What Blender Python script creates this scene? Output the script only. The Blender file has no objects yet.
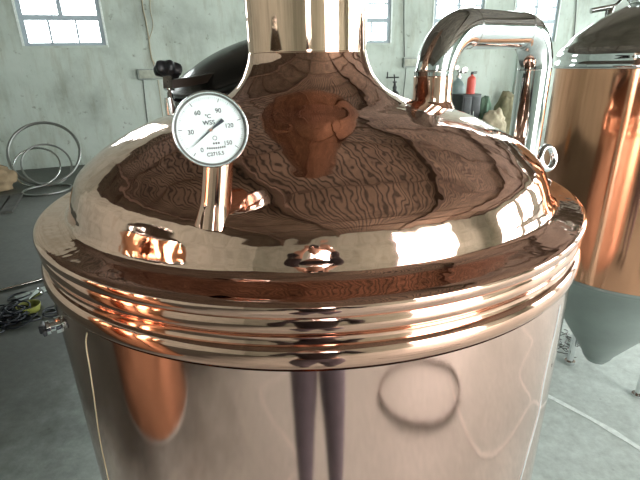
import bpy, bmesh, math, random
from mathutils import Vector, Matrix, noise
random.seed(7)
PI = math.pi
col = bpy.context.scene.collection
scene = bpy.context.scene

# ------------------------------------------------------------------ camera maths (real positions on floor / walls)
F, PITCH, ROLL, H = 449.0, 0.37294, -0.02319, 1.65
cP, sP, cR, sR = math.cos(PITCH), math.sin(PITCH), math.cos(ROLL), math.sin(ROLL)
def ray(x, y):
    a = x - 320; b = 240 - y
    l = a*cR - b*sR; u = a*sR + b*cR
    return Vector((l, F*cP + u*sP, u*cP - F*sP))
def fl(x, y, z=0.0):
    r = ray(x, y); return r*((z - H)/r.z) + Vector((0, 0, H))
def dp(x, y, d): return ray(x, y)*(d/F) + Vector((0, 0, H))
WP, WU = Vector((-4.5, 8.3, 0)), Vector((.9465, .3226, 0)); WU.normalize()
WN = Vector((WU.y, -WU.x, 0))            # points from the back wall into the room
RZ = math.atan2(WU.y, WU.x)
def rm(t, s, z=0.0): return WP + WU*t + WN*s + Vector((0, 0, z))
def wl(x, y, off=0.0):
    r = ray(x, y); k = (WP + WN*off).dot(WN)/Vector((r.x, r.y, 0)).dot(WN)
    return r*k + Vector((0, 0, H))

# ------------------------------------------------------------------ materials
MATS = {}
def nodes(name):
    m = bpy.data.materials.new(name); m.use_nodes = True
    nt = m.node_tree; b = nt.nodes['Principled BSDF']
    MATS[name] = m
    return m, nt, b
def N(nt, typ, **kw):
    n = nt.nodes.new(typ)
    for k, v in kw.items():
        if k in n.inputs: n.inputs[k].default_value = v
        else: setattr(n, k, v)
    return n
def plain(name, c, rough=.5, metal=0.0, bump=0.0, bscale=40, var=0.0, vscale=6, coat=0.0):
    m, nt, b = nodes(name)
    b.inputs['Base Color'].default_value = (*c, 1); b.inputs['Roughness'].default_value = rough
    b.inputs['Metallic'].default_value = metal
    if coat: b.inputs['Coat Weight'].default_value = coat
    tc = N(nt, 'ShaderNodeTexCoord')
    if var:
        nz = N(nt, 'ShaderNodeTexNoise', Scale=vscale, Detail=6.0, Roughness=.6)
        nt.links.new(tc.outputs['Object'], nz.inputs['Vector'])
        rp = nt.nodes.new('ShaderNodeValToRGB')
        rp.color_ramp.elements[0].position = .3; rp.color_ramp.elements[1].position = .7
        rp.color_ramp.elements[0].color = (*[x*(1-var) for x in c], 1)
        rp.color_ramp.elements[1].color = (*[min(1, x*(1+var)) for x in c], 1)
        nt.links.new(nz.outputs['Fac'], rp.inputs['Fac']); nt.links.new(rp.outputs['Color'], b.inputs['Base Color'])
    if bump:
        nb = N(nt, 'ShaderNodeTexNoise', Scale=bscale, Detail=4.0)
        nt.links.new(tc.outputs['Object'], nb.inputs['Vector'])
        bp = N(nt, 'ShaderNodeBump', Strength=1.0, Distance=bump)
        nt.links.new(nb.outputs['Fac'], bp.inputs['Height']); nt.links.new(bp.outputs['Normal'], b.inputs['Normal'])
    return m
def metalmat(name, c, rough, dents=0.0, dscale=10, fine=0.0, fscale=40, streak=0.0, tint=None, stretch=None):
    """polished sheet metal: hand-beaten waviness as bump, optional vertical brush streaks"""
    m, nt, b = nodes(name)
    b.inputs['Metallic'].default_value = 1; b.inputs['Roughness'].default_value = rough
    b.inputs['Base Color'].default_value = (*c, 1)
    tc = N(nt, 'ShaderNodeTexCoord')
    if tint:
        nz = N(nt, 'ShaderNodeTexNoise', Scale=3.0, Detail=5.0)
        nt.links.new(tc.outputs['Object'], nz.inputs['Vector'])
        mx = nt.nodes.new('ShaderNodeMix'); mx.data_type = 'RGBA'
        mx.inputs[6].default_value = (*c, 1); mx.inputs[7].default_value = (*tint, 1)
        nt.links.new(nz.outputs['Fac'], mx.inputs[0]); nt.links.new(mx.outputs[2], b.inputs['Base Color'])
    if dents or fine:
        src = tc.outputs['Object']
        if stretch:
            mp = N(nt, 'ShaderNodeMapping'); mp.inputs['Scale'].default_value = stretch
            nt.links.new(src, mp.inputs['Vector']); src = mp.outputs['Vector']
        n1 = N(nt, 'ShaderNodeTexNoise', Scale=float(dscale), Detail=0.0)
        n2 = N(nt, 'ShaderNodeTexNoise', Scale=float(fscale), Detail=1.0)
        nt.links.new(src, n1.inputs['Vector']); nt.links.new(src, n2.inputs['Vector'])
        b1 = N(nt, 'ShaderNodeBump', Strength=1.0, Distance=dents)
        b2 = N(nt, 'ShaderNodeBump', Strength=1.0, Distance=fine)
        nt.links.new(n1.outputs['Fac'], b1.inputs['Height']); nt.links.new(n2.outputs['Fac'], b2.inputs['Height'])
        nt.links.new(b1.outputs['Normal'], b2.inputs['Normal']); nt.links.new(b2.outputs['Normal'], b.inputs['Normal'])
    if streak:
        mp = N(nt, 'ShaderNodeMapping'); mp.inputs['Scale'].default_value = (60, 60, 2.5)
        n3 = N(nt, 'ShaderNodeTexNoise', Scale=1.0, Detail=5.0)
        nt.links.new(tc.outputs['Object'], mp.inputs['Vector']); nt.links.new(mp.outputs['Vector'], n3.inputs['Vector'])
        mr = N(nt, 'ShaderNodeMapRange')
        mr.inputs['To Min'].default_value = rough - streak; mr.inputs['To Max'].default_value = rough + streak
        nt.links.new(n3.outputs['Fac'], mr.inputs['Value']); nt.links.new(mr.outputs['Result'], b.inputs['Roughness'])
    return m

M_dome = metalmat('copper_dome', (.91, .575, .465), .045, dents=.0016, dscale=6, fine=.0006, fscale=32, tint=(.89, .54, .42))
M_wall_cu = metalmat('copper_wall', (.95, .645, .56), .085, dents=.0005, dscale=3, fine=.00002, fscale=60, streak=.035, tint=(.92, .61, .52))
M_ring = metalmat('copper_ring', (.88, .53, .41), .07, dents=.0010, dscale=8, fine=.0001, fscale=40)
M_chim = metalmat('copper_chimney', (.94, .60, .45), .06, dents=.0012, dscale=6, fine=.00008, fscale=30, stretch=(1, 1, .12))
M_cu2 = metalmat('copper_sheet', (.88, .44, .27), .10, dents=.005, dscale=3.5, fine=.0001, fscale=40, streak=.05, stretch=(1, 1, .12))
M_chrome = metalmat('polished_steel', (.80, .82, .83), .06, dents=.0006, dscale=8)
M_steel = metalmat('dull_steel', (.55, .56, .55), .22, dents=.0008, dscale=6)
M_lid = metalmat('steel_dome', (.56, .58, .54), .16, dents=.002, dscale=5, fine=.0001, fscale=40)
M_lid_dark = metalmat('lid_steel', (.17, .16, .15), .18, dents=.001, dscale=8)
M_film = plain('grey_film_on_steel', (.27, .31, .29), .42, .45, var=.12, vscale=4)
M_black = plain('black_plastic', (.012, .012, .014), .38, bump=.0006, bscale=80)
M_gauge_face = plain('dial_white', (.88, .97, .96), .45)
M_ink = plain('dial_ink', (.03, .035, .05), .5)
M_frame = plain('window_frame_paint', (.42, .50, .55), .5, var=.1)
M_wood = plain('bare_wood', (.36, .24, .13), .7, var=.3, vscale=8, bump=.002, bscale=30)
M_beam = plain('brown_roof_beam', (.10, .070, .052), .75, var=.3, vscale=3)
M_box = plain('junction_box_grey', (.30, .33, .30), .5, var=.25, vscale=14)
M_cable = plain('cable_tan', (.38, .34, .24), .7)
M_cable_d = plain('cable_dark', (.10, .11, .10), .7)
M_chalk = plain('chalk_paint', (.80, .86, .82), .85, var=.15, vscale=40)
M_tan = plain('tan_sackcloth', (.34, .25, .15), .9, bump=.01, bscale=20, var=.25, vscale=6)
M_sack = plain('cream_sackcloth', (.50, .43, .30), .9, bump=.01, bscale=12, var=.25, vscale=5)
M_green = plain('green_cloth', (.12, .20, .14), .9, bump=.01, bscale=14, var=.3, vscale=7)
M_olive = plain('olive_cloth', (.22, .20, .12), .9, bump=.01, bscale=14, var=.3, vscale=7)
M_cyl = plain('gas_cylinder_paint', (.24, .33, .32), .4, var=.15)
M_red = plain('red_paint', (.75, .10, .07), .4, var=.1)
M_cab = plain('black_cabinet', (.02, .022, .022), .45, var=.4, vscale=12)
M_yellow = plain('yellow_green_plastic', (.30, .31, .07), .5, var=.2, vscale=20)
M_rust = plain('rusty_brown_hose', (.10, .055, .045), .5, var=.3, vscale=20)
M_jeans = plain('blue_grey_trousers', (.17, .16, .20), .9, bump=.001, bscale=200, var=.2, vscale=20)
M_jacket = plain('dark_jacket', (.03, .026, .03), .85, bump=.002, bscale=60)
M_skin = plain('skin', (.52, .32, .23), .55)
M_hair = plain('black_hair', (.012, .010, .010), .6, bump=.004, bscale=120)
M_shoe = plain('black_shoe', (.015, .015, .015), .4)
M_lightbar = plain('ash_plastic', (.45, .50, .48), .5, var=.3, vscale=30)

# wall plaster: faded green-grey with blotches and dark flecks
def plaster(name='wall_plaster'):
    m, nt, b = nodes(name)
    tc = N(nt, 'ShaderNodeTexCoord'); b.inputs['Roughness'].default_value = .9
    n1 = N(nt, 'ShaderNodeTexNoise', Scale=1.1, Detail=8.0, Roughness=.62)
    n2 = N(nt, 'ShaderNodeTexNoise', Scale=9.0, Detail=4.0, Roughness=.6)
    nt.links.new(tc.outputs['Object'], n1.inputs['Vector']); nt.links.new(tc.outputs['Object'], n2.inputs['Vector'])
    r1 = nt.nodes.new('ShaderNodeValToRGB')
    e = r1.color_ramp.elements
    e[0].position = .30; e[0].color = (.37, .41, .365, 1); e[1].position = .72; e[1].color = (.57, .625, .57, 1)
    x = e.new(.5); x.color = (.50, .565, .505, 1)
    nt.links.new(n1.outputs['Fac'], r1.inputs['Fac'])
    r2 = nt.nodes.new('ShaderNodeValToRGB')
    e = r2.color_ramp.elements
    e[0].position = .26; e[0].color = (.35, .32, .27, 1); e[1].position = .36; e[1].color = (1, 1, 1, 1)
    nt.links.new(n2.outputs['Fac'], r2.inputs['Fac'])
    mx = nt.nodes.new('ShaderNodeMix'); mx.data_type = 'RGBA'; mx.blend_type = 'MULTIPLY'; mx.inputs[0].default_value = .7
    mp = N(nt, 'ShaderNodeMapping'); mp.inputs['Scale'].default_value = (5, 5, .9)      # rain streaks and rust runs
    n3 = N(nt, 'ShaderNodeTexNoise', Scale=1.0, Detail=7.0, Roughness=.7)
    nt.links.new(tc.outputs['Object'], mp.inputs['Vector']); nt.links.new(mp.outputs['Vector'], n3.inputs['Vector'])
    r3 = nt.nodes.new('ShaderNodeValToRGB'); e = r3.color_ramp.elements
    e[0].position = .33; e[0].color = (.74, .68, .60, 1); e[1].position = .50; e[1].color = (1.06, 1.06, 1.06, 1)
    nt.links.new(n3.outputs['Fac'], r3.inputs['Fac'])
    m3 = nt.nodes.new('ShaderNodeMix'); m3.data_type = 'RGBA'; m3.blend_type = 'MULTIPLY'; m3.inputs[0].default_value = .8
    nt.links.new(r2.outputs['Color'], m3.inputs[6]); nt.links.new(r3.outputs['Color'], m3.inputs[7]); r2 = m3
    nt.links.new(r1.outputs['Color'], mx.inputs[6]); nt.links.new(r2.outputs[2], mx.inputs[7])
    nt.links.new(mx.outputs[2], b.inputs['Base Color'])
    bp = N(nt, 'ShaderNodeBump', Strength=.5, Distance=.01)
    nt.links.new(n2.outputs['Fac'], bp.inputs['Height']); nt.links.new(bp.outputs['Normal'], b.inputs['Normal'])
    return m
M_plaster = plaster()
def concrete():
    m, nt, b = nodes('floor_concrete')
    tc = N(nt, 'ShaderNodeTexCoord'); b.inputs['Roughness'].default_value = .55
    n1 = N(nt, 'ShaderNodeTexNoise', Scale=.9, Detail=9.0, Roughness=.65)
    n2 = N(nt, 'ShaderNodeTexNoise', Scale=22.0, Detail=6.0, Roughness=.7)
    n3 = N(nt, 'ShaderNodeTexVoronoi', Scale=9.0); n3.feature = 'F1'
    for q in (n1, n2, n3): nt.links.new(tc.outputs['Object'], q.inputs['Vector'])
    r1 = nt.nodes.new('ShaderNodeValToRGB'); e = r1.color_ramp.elements
    e[0].position = .32; e[0].color = (.50, .56, .52, 1); e[1].position = .70; e[1].color = (.72, .80, .75, 1)
    nt.links.new(n1.outputs['Fac'], r1.inputs['Fac'])
    r2 = nt.nodes.new('ShaderNodeValToRGB'); e = r2.color_ramp.elements
    e[0].position = .3; e[0].color = (.6, .6, .6, 1); e[1].position = .65; e[1].color = (1.1, 1.1, 1.1, 1)
    nt.links.new(n2.outputs['Fac'], r2.inputs['Fac'])
    r3 = nt.nodes.new('ShaderNodeValToRGB'); e = r3.color_ramp.elements
    e[0].position = .03; e[0].color = (.35, .35, .35, 1); e[1].position = .07; e[1].color = (1, 1, 1, 1)
    nt.links.new(n3.outputs['Distance'], r3.inputs['Fac'])
    mx = nt.nodes.new('ShaderNodeMix'); mx.data_type = 'RGBA'; mx.blend_type = 'MULTIPLY'; mx.inputs[0].default_value = .6
    my = nt.nodes.new('ShaderNodeMix'); my.data_type = 'RGBA'; my.blend_type = 'MULTIPLY'; my.inputs[0].default_value = .4
    # concrete coloured darker on the left of the hall, pale elsewhere, with a ragged border
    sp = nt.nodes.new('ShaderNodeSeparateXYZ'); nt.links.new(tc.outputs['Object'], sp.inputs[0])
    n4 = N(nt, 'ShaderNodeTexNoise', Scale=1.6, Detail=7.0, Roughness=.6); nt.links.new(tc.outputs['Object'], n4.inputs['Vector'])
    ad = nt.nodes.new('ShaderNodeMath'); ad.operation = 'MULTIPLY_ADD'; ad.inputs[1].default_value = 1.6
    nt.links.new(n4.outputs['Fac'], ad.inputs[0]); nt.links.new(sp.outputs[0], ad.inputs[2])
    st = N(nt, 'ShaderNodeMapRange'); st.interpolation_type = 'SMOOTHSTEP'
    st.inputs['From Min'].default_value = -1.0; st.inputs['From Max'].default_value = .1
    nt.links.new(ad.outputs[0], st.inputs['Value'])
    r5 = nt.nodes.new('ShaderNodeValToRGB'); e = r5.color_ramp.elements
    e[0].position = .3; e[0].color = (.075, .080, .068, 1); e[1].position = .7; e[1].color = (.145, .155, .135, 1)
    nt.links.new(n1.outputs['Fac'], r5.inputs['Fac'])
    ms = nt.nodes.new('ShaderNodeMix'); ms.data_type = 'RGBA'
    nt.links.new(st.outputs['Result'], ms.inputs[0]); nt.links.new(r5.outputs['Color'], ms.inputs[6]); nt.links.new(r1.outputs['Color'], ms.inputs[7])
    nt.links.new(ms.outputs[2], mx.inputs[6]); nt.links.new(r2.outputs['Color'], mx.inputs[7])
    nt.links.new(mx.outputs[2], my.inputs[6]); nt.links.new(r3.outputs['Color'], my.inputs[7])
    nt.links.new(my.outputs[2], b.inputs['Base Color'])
    bp = N(nt, 'ShaderNodeBump', Strength=.4, Distance=.004)
    nt.links.new(n2.outputs['Fac'], bp.inputs['Height']); nt.links.new(bp.outputs['Normal'], b.inputs['Normal'])
    return m
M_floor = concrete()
def boards():
    m, nt, b = nodes('ceiling_boards')
    tc = N(nt, 'ShaderNodeTexCoord'); b.inputs['Roughness'].default_value = .8
    mp = N(nt, 'ShaderNodeMapping'); mp.inputs['Scale'].default_value = (1, 1, 1)
    nt.links.new(tc.outputs['Object'], mp.inputs['Vector'])
    w = N(nt, 'ShaderNodeTexWave', Scale=2.4, Distortion=1.0, Detail=2.0); w.wave_type = 'BANDS'; w.bands_direction = 'X'
    nt.links.new(mp.outputs['Vector'], w.inputs['Vector'])
    r = nt.nodes.new('ShaderNodeValToRGB'); e = r.color_ramp.elements
    e[0].position = .04; e[0].color = (.016, .012, .010, 1); e[1].position = .38; e[1].color = (.21, .17, .14, 1)
    nt.links.new(w.outputs['Color'], r.inputs['Fac'])
    nz = N(nt, 'ShaderNodeTexNoise', Scale=1.5, Detail=5.0)
    nt.links.new(tc.outputs['Object'], nz.inputs['Vector'])
    r2 = nt.nodes.new('ShaderNodeValToRGB'); e = r2.color_ramp.elements
    e[0].position = .3; e[0].color = (.6, .55, .5, 1); e[1].position = .7; e[1].color = (1.2, 1.15, 1.1, 1)
    nt.links.new(nz.outputs['Fac'], r2.inputs['Fac'])
    mx = nt.nodes.new('ShaderNodeMix'); mx.data_type = 'RGBA'; mx.blend_type = 'MULTIPLY'; mx.inputs[0].default_value = 1
    nt.links.new(r.outputs['Color'], mx.inputs[6]); nt.links.new(r2.outputs['Color'], mx.inputs[7])
    nt.links.new(mx.outputs[2], b.inputs['Base Color'])
    return m
M_ceil = boards()
def glass():
    m = bpy.data.materials.new('window_glass'); m.use_nodes = True; nt = m.node_tree
    for n in list(nt.nodes): nt.nodes.remove(n)
    o = nt.nodes.new('ShaderNodeOutputMaterial'); mx = nt.nodes.new('ShaderNodeMixShader')
    t = nt.nodes.new('ShaderNodeBsdfTransparent'); g = nt.nodes.new('ShaderNodeBsdfGlossy'); fr = nt.nodes.new('ShaderNodeFresnel')
    t.inputs[0].default_value = (.93, .97, .98, 1); g.inputs['Roughness'].default_value = .05; fr.inputs[0].default_value = 1.3
    nt.links.new(fr.outputs[0], mx.inputs[0]); nt.links.new(t.outputs[0], mx.inputs[1]); nt.links.new(g.outputs[0], mx.inputs[2])
    nt.links.new(mx.outputs[0], o.inputs[0]); return m
M_glass = glass()

# ------------------------------------------------------------------ object helpers
def obj(name, bm, mat, parent=None, smooth=True, angle=40, kind=None, loc=None):
    me = bpy.data.meshes.new(name); bmesh.ops.recalc_face_normals(bm, faces=bm.faces); bm.to_mesh(me); bm.free()
    me.materials.append(mat)
    if smooth:
        for p in me.polygons: p.use_smooth = True
        me.set_sharp_from_angle(angle=math.radians(angle))
    o = bpy.data.objects.new(name, me); col.objects.link(o)
    if loc is not None: o.location = loc
    if parent is not None: o.parent = parent
    if kind: o['kind'] = kind
    return o
def tag(o, label, cat, group=None):
    o['label'] = label; o['category'] = cat
    if group: o['group'] = group
    return o
def empty(name, label=None, cat=None, loc=(0, 0, 0), group=None, rz=0, kind=None):
    o = bpy.data.objects.new(name, None); col.objects.link(o); o.location = loc; o.rotation_euler = (0, 0, rz)
    o.empty_display_size = .1
    if label: tag(o, label, cat, group)
    if kind: o['kind'] = kind
    return o
def NB(): return bmesh.new()
def box(bm, lo, hi, mat=None):
    v = [bm.verts.new((x, y, z)) for x in (lo[0], hi[0]) for y in (lo[1], hi[1]) for z in (lo[2], hi[2])]
    if mat is not None:
        for q in v: q.co = mat @ q.co
    for f in ((0, 1, 3, 2), (4, 6, 7, 5), (0, 4, 5, 1), (2, 3, 7, 6), (0, 2, 6, 4), (1, 5, 7, 3)): bm.faces.new([v[i] for i in f])
    return v
def bevelled(bm, w=.004, seg=2):
    bmesh.ops.bevel(bm, geom=bm.edges[:], offset=w, segments=seg, affect='EDGES', profile=.6); return bm
def catmull(P, n=8, closed=False):
    P = [Vector(p) for p in P]; out = []; L = len(P)
    rng = range(L if closed else L - 1)
    for i in rng:
        if closed: a, b, c, d = P[(i-1) % L], P[i], P[(i+1) % L], P[(i+2) % L]
        else: a, b, c, d = P[max(i-1, 0)], P[i], P[i+1], P[min(i+2, L-1)]
        for k in range(n):
            t = k/n
            out.append(.5*((2*b) + (c-a)*t + (2*a-5*b+4*c-d)*t*t + (3*b-a-3*c+d)*t**3))
    if not closed: out.append(P[-1].copy())
    return out
def lathe(prof, seg=128, mat=None, bm=None, close=False):
    bm = bm or NB(); rings = []
    for r, z in prof:
        if r < 1e-5: rings.append([bm.verts.new((0, 0, z))])
        else: rings.append([bm.verts.new((r*math.cos(2*PI*i/seg), r*math.sin(2*PI*i/seg), z)) for i in range(seg)])
    if mat is not None:
        for rg in rings:
            for v in rg: v.co = mat @ v.co
    pairs = list(zip(rings, rings[1:])) + ([(rings[-1], rings[0])] if close else [])
    for a, b in pairs:
        for i in range(seg):
            j = (i+1) % seg
            if len(a) == 1 and len(b) == 1: continue
            if len(a) == 1: bm.faces.new((a[0], b[j], b[i]))
            elif len(b) == 1: bm.faces.new((a[i], a[j], b[0]))
            else: bm.faces.new((a[i], a[j], b[j], b[i]))
    return bm
def tube(path, r, seg=12, closed=False, bm=None, caps=True):
    bm = bm or NB(); P = [Vector(p) for p in path]; n = len(P)
    if not callable(r): rr = lambda i: r
    else: rr = r
    tang = []
    for i in range(n):
        if closed: t = P[(i+1) % n] - P[(i-1) % n]
        else: t = P[min(i+1, n-1)] - P[max(i-1, 0)]
        tang.append(t.normalized())
    up = Vector((0, 0, 1)) if abs(tang[0].z) < .9 else Vector((1, 0, 0))
    nrm = (up - tang[0]*up.dot(tang[0])).normalized(); rings = []
    for i in range(n):
        if i: nrm = (nrm - tang[i]*nrm.dot(tang[i])).normalized()
        b = tang[i].cross(nrm)
        rings.append([bm.verts.new(P[i] + (nrm*math.cos(2*PI*k/seg) + b*math.sin(2*PI*k/seg))*rr(i)) for k in range(seg)])
    for i in range(n if closed else n-1):
        a, b = rings[i], rings[(i+1) % n]
        off = 0
        if closed and i == n-1:
            off = min(range(seg), key=lambda o: (a[0].co - b[o].co).length)
        for k in range(seg): bm.faces.new((a[k], a[(k+1) % seg], b[(k+1+off) % seg], b[(k+off) % seg]))
    if caps and not closed:
        bm.faces.new(rings[0][::-1]); bm.faces.new(rings[-1])
    return bm
def frame_to(z, loc, xhint=Vector((1, 0, 0))):
    z = Vector(z).normalized(); x = (xhint - z*xhint.dot(z)).normalized(); y = z.cross(x)
    m = Matrix((x, y, z)).transposed().to_4x4(); m.translation = Vector(loc); return m
def blob(name, size, mat, parent=None, seed=0, amp=.25, freq=2.5, sub=4, flat=True, loc=None):
    bm = NB(); bmesh.ops.create_icosphere(bm, subdivisions=sub, radius=1)
    for v in bm.verts:
        d = 1 + amp*(noise.noise(v.co*freq + Vector((seed*7.1, seed*3.3, 0)))) + amp*.4*noise.noise(v.co*freq*3 + Vector((seed, 0, 5)))
        v.co = v.co*d
        if flat and v.co.z < -.55: v.co.z = -.55 + (v.co.z+.55)*.05
        v.co = Vector((v.co.x*size[0], v.co.y*size[1], (v.co.z+.57)*size[2]))
    return obj(name, bm, mat, parent, loc=loc, angle=180)

# ------------------------------------------------------------------ the hall
T0, T1, S1, ZC = -4.6, 14.5, 15.4, 4.9
def slab(t0, t1, s0, s1, z0, z1, bm):
    """box in hall coordinates"""
    M = Matrix.Translation(WP) @ Matrix.Rotation(RZ, 4, 'Z')
    box(bm, (t0, -s1, z0), (t1, -s0, z1), M); return bm
def struct(name, bm, mat, parent=None, smooth=False):
    o = obj(name, bm, mat, parent, smooth=smooth)
    if parent is None: o['kind'] = 'structure'
    return o
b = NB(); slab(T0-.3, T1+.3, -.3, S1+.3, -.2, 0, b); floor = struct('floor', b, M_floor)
# the ceiling's stripes follow its own axes: build it in local space
b = NB(); box(b, (T0-.3, -S1-.3, 0), (T1+.3, .3, .2)); ceil = struct('ceiling', b, M_ceil)
ceil.location = WP + Vector((0, 0, ZC)); ceil.rotation_euler = (0, 0, RZ)
def wall_holes(name, a0, a1, holes, place):
    """place(a0,a1,z0,z1,bm); holes = (a0,a1,z0,z1), sorted, non-overlapping along a"""
    b = NB(); cur = a0
    for h0, h1, z0, z1 in holes:
        place(cur, h0, 0, ZC, b)
        if z0 > 0: place(h0, h1, 0, z0, b)
        if z1 < ZC: place(h0, h1, z1, ZC, b)
        cur = h1
    place(cur, a1, 0, ZC, b)
    return struct(name, b, M_plaster)
BW = [(-.36, .89), (5.15, 6.42), (7.46, 8.72), (9.58, 10.84)]
SILL, HEAD = 2.04, 3.95
wall_holes('wall_back', T0, T1, [(a, c, SILL, HEAD) for a, c in BW], lambda a, c, z0, z1, bm: slab(a, c, -.3, 0, z0, z1, bm))
LW = []
wall_holes('wall_left', 0, S1, [(a, c, SILL, HEAD) for a, c in LW], lambda a, c, z0, z1, bm: slab(T0-.3, T0, a, c, z0, z1, bm))
RW = [(1.0, 3.4), (4.2, 6.6), (7.4, 9.8), (10.6, 13.6)]
wall_holes('wall_right', 0, S1, [(a, c, SILL-1.6, HEAD) for a, c in RW], lambda a, c, z0, z1, bm: slab(T1, T1+.3, a, c, z0, z1, bm))
DOOR = (4.0, 8.6, 0, 4.5)
FW = [(-.6, .6, SILL, HEAD), DOOR]
wall_holes('wall_front', T0, T1, FW, lambda a, c, z0, z1, bm: slab(a, c, S1, S1+.3, z0, z1, bm))

def make_window(n, M, w, h):
    """steel window in a local frame: x along the wall, z up, y out of the room"""
    root = empty('window_%d' % n, kind='structure'); root.matrix_world = M
    b = NB(); e = .07
    def bar(x0, x1, z0, z1, d=.05): box(b, (x0, .02, z0), (x1, .02+d, z1))
    bar(0, w, 0, e*.7); bar(0, w, h-e, h); bar(0, e, e*.7, h-e); bar(w-e, w, e*.7, h-e)
    bar(e, w-e, .39, .475)
    bar(w/2-.035, w/2+.035, .47, h-e)
    for x in (w/3, 2*w/3): bar(x-.017, x+.017, e*.7, .39, .04)
    z = .47+.27
    while z < h-.2:
        bar(e, w/2-.035, z-.015, z+.015, .04); bar(w/2+.035, w-e, z-.015, z+.015, .04); z += .40
    obj('window_frame', b, M_frame, root, smooth=False)
    b = NB(); box(b, (e, .035, e*.7), (w-e, .039, .40)); box(b, (e, .035, .47), (w-e, .039, h-e)); obj('pane', b, M_glass, root, smooth=False)
    b = NB(); box(b, (-.03, -.02, -.035), (w+.03, .28, -.001)); obj('window_sill', b, M_plaster, root, smooth=False)
    b = NB(); box(b, (w+.001, -.012, -.03), (w+.035, .02, h)); box(b, (-.035, -.012, -.03), (-.001, .02, h)); obj('reveal_trim', b, M_chalk, root, smooth=False)
    return root
n = 0
portals = []
for a, c in BW:
    n += 1; make_window(n, Matrix.Translation(rm(a, 0, SILL)) @ Matrix.Rotation(RZ, 4, 'Z'), c-a, HEAD-SILL)
    portals.append((rm((a+c)/2, -.35, (SILL+HEAD)/2), WN, c-a, HEAD-SILL))
for a, c in LW:
    n += 1; make_window(n, Matrix.Translation(rm(T0, c, SILL)) @ Matrix.Rotation(RZ+PI/2, 4, 'Z'), c-a, HEAD-SILL)
    portals.append((rm(T0-.35, (a+c)/2, (SILL+HEAD)/2), WU, c-a, HEAD-SILL))
for a, c in RW:
    n += 1; make_window(n, Matrix.Translation(rm(T1, a, SILL-1.6)) @ Matrix.Rotation(RZ-PI/2, 4, 'Z'), c-a, HEAD-SILL+1.6)
    portals.append((rm(T1+.35, (a+c)/2, (SILL-1.6+HEAD)/2), -WU, c-a, HEAD-SILL+1.6))
for a, c, z0, z1 in (FW[0],):
    n += 1; make_window(n, Matrix.Translation(rm(c, S1, z0)) @ Matrix.Rotation(RZ+PI, 4, 'Z'), c-a, z1-z0)
    portals.append((rm((a+c)/2, S1+.35, (z0+z1)/2), -WN, c-a, z1-z0))
portals.append((rm((DOOR[0]+DOOR[1])/2, S1+.35, DOOR[3]/2), -WN, DOOR[1]-DOOR[0], DOOR[3]))
# ground outside the open door, and the door frame
b = NB(); slab(-20, 30, S1+.31, S1+30, -.25, -.02, b); g = struct('ground_outside', b, plain('pale_yard', (.45, .46, .43), .9, var=.2, vscale=1))
b = NB(); slab(DOOR[0]-.12, DOOR[0]-.001, S1-.03, S1-.001, 0, DOOR[3]+.12, b); slab(DOOR[1]+.001, DOOR[1]+.12, S1-.03, S1-.001, 0, DOOR[3]+.12, b); slab(DOOR[0], DOOR[1], S1-.03, S1-.001, DOOR[3]+.001, DOOR[3]+.12, b)
struct('door_1', b, M_frame)
# roof beams
for i, t in enumerate((-2.2, 1.2, 4.6, 8.0, 11.4)):
    b = NB(); slab(t-.06, t+.06, .001, S1-.001, ZC-.20, ZC-.002, b); struct('trim_%d' % (i+1), b, M_beam)
for i, s in enumerate((2.0, 4.2, 6.4, 8.6, 10.8, 13.0)):
    b = NB(); slab(T0+.001, T1-.001, s-.04, s+.04, ZC-.10, ZC-.003, b); struct('trim_%d' % (i+6), b, M_beam)

# painted / chalked lines on the floor: marks belonging to the floor
def chalk(pts, w=.018):
    P = catmull([(x, y, 0) for x, y in pts], 5); b = NB(); L = []
    for i, p in enumerate(P):
        t = (P[min(i+1, len(P)-1)] - P[max(i-1, 0)]).normalized(); s = Vector((-t.y, t.x, 0))*w*(.8+.4*noise.noise(p*9))
        L.append([b.verts.new(p + s + Vector((0, 0, .0015))), b.verts.new(p - s + Vector((0, 0, .0015))), b.verts.new(p + s + Vector((0, 0, -.002))), b.verts.new(p - s + Vector((0, 0, -.002)))])
    for a, c in zip(L, L[1:]):
        b.faces.new((a[0], a[1], c[1], c[0])); b.faces.new((a[0], c[0], c[2], a[2])); b.faces.new((a[1], a[3], c[3], c[1]))
    return obj('floor_line', b, M_chalk, floor, smooth=False)
A, B_, C_ = fl(548, 396), fl(600, 424), fl(642, 450)
chalk([(1.10, 1.98), (A.x, A.y), (B_.x, B_.y), (C_.x, C_.y), (1.62, 1.18), (1.28, .43), (1.62, -.4)])
chalk([(2.48, .8), (2.35, 1.05), (2.26, 1.13), (2.06, .93), (1.91, .9), (1.70, 1.17), (1.62, 1.18)])
chalk([(-.28, -1.3), (-.4, -1.05), (-.62, -.9), (-.66, -.8), (-.49, -.66), (-.26, -.53), (-.19, -.42), (-.26, -.34), (-.5, -.1)], .014)

# ------------------------------------------------------------------ the copper brew kettle
D = 1.15; KX = -.0168*D
kettle = empty('brew_kettle', 'large polished copper brew kettle with a wide dome and upright copper neck', 'kettle', (KX, D, 0))
def Kp(L): return [(r*D, H - d*D) for r, d in L]
def dense(L, n=6): return [(p.x, p.y) for p in catmull([(r, z, 0) for r, z in L], n)]
wallp = [(.006, .25), (.30, .30), (.54, .42), (.60, .47), (.622, .52), (.6256, .58)]
b = lathe(dense(wallp, 4) + [(.544*D, z) for z in (.7, .9, 1.1, H-.352*D)], 256); obj('kettle_wall', b, M_wall_cu, kettle, angle=60)
ringp = Kp([(.543, .3495), (.548, .346), (.5505, .341), (.5515, .333), (.5505, .324), (.547, .3175), (.542, .3145)])
b = lathe(dense(ringp), 256); obj('rim_ring', b, M_ring, kettle, angle=80)
ring2 = Kp([(.542, .3145), (.5405, .310), (.5405, .305), (.5445, .298), (.5472, .290), (.5460, .282), (.5445, .278)])
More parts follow.
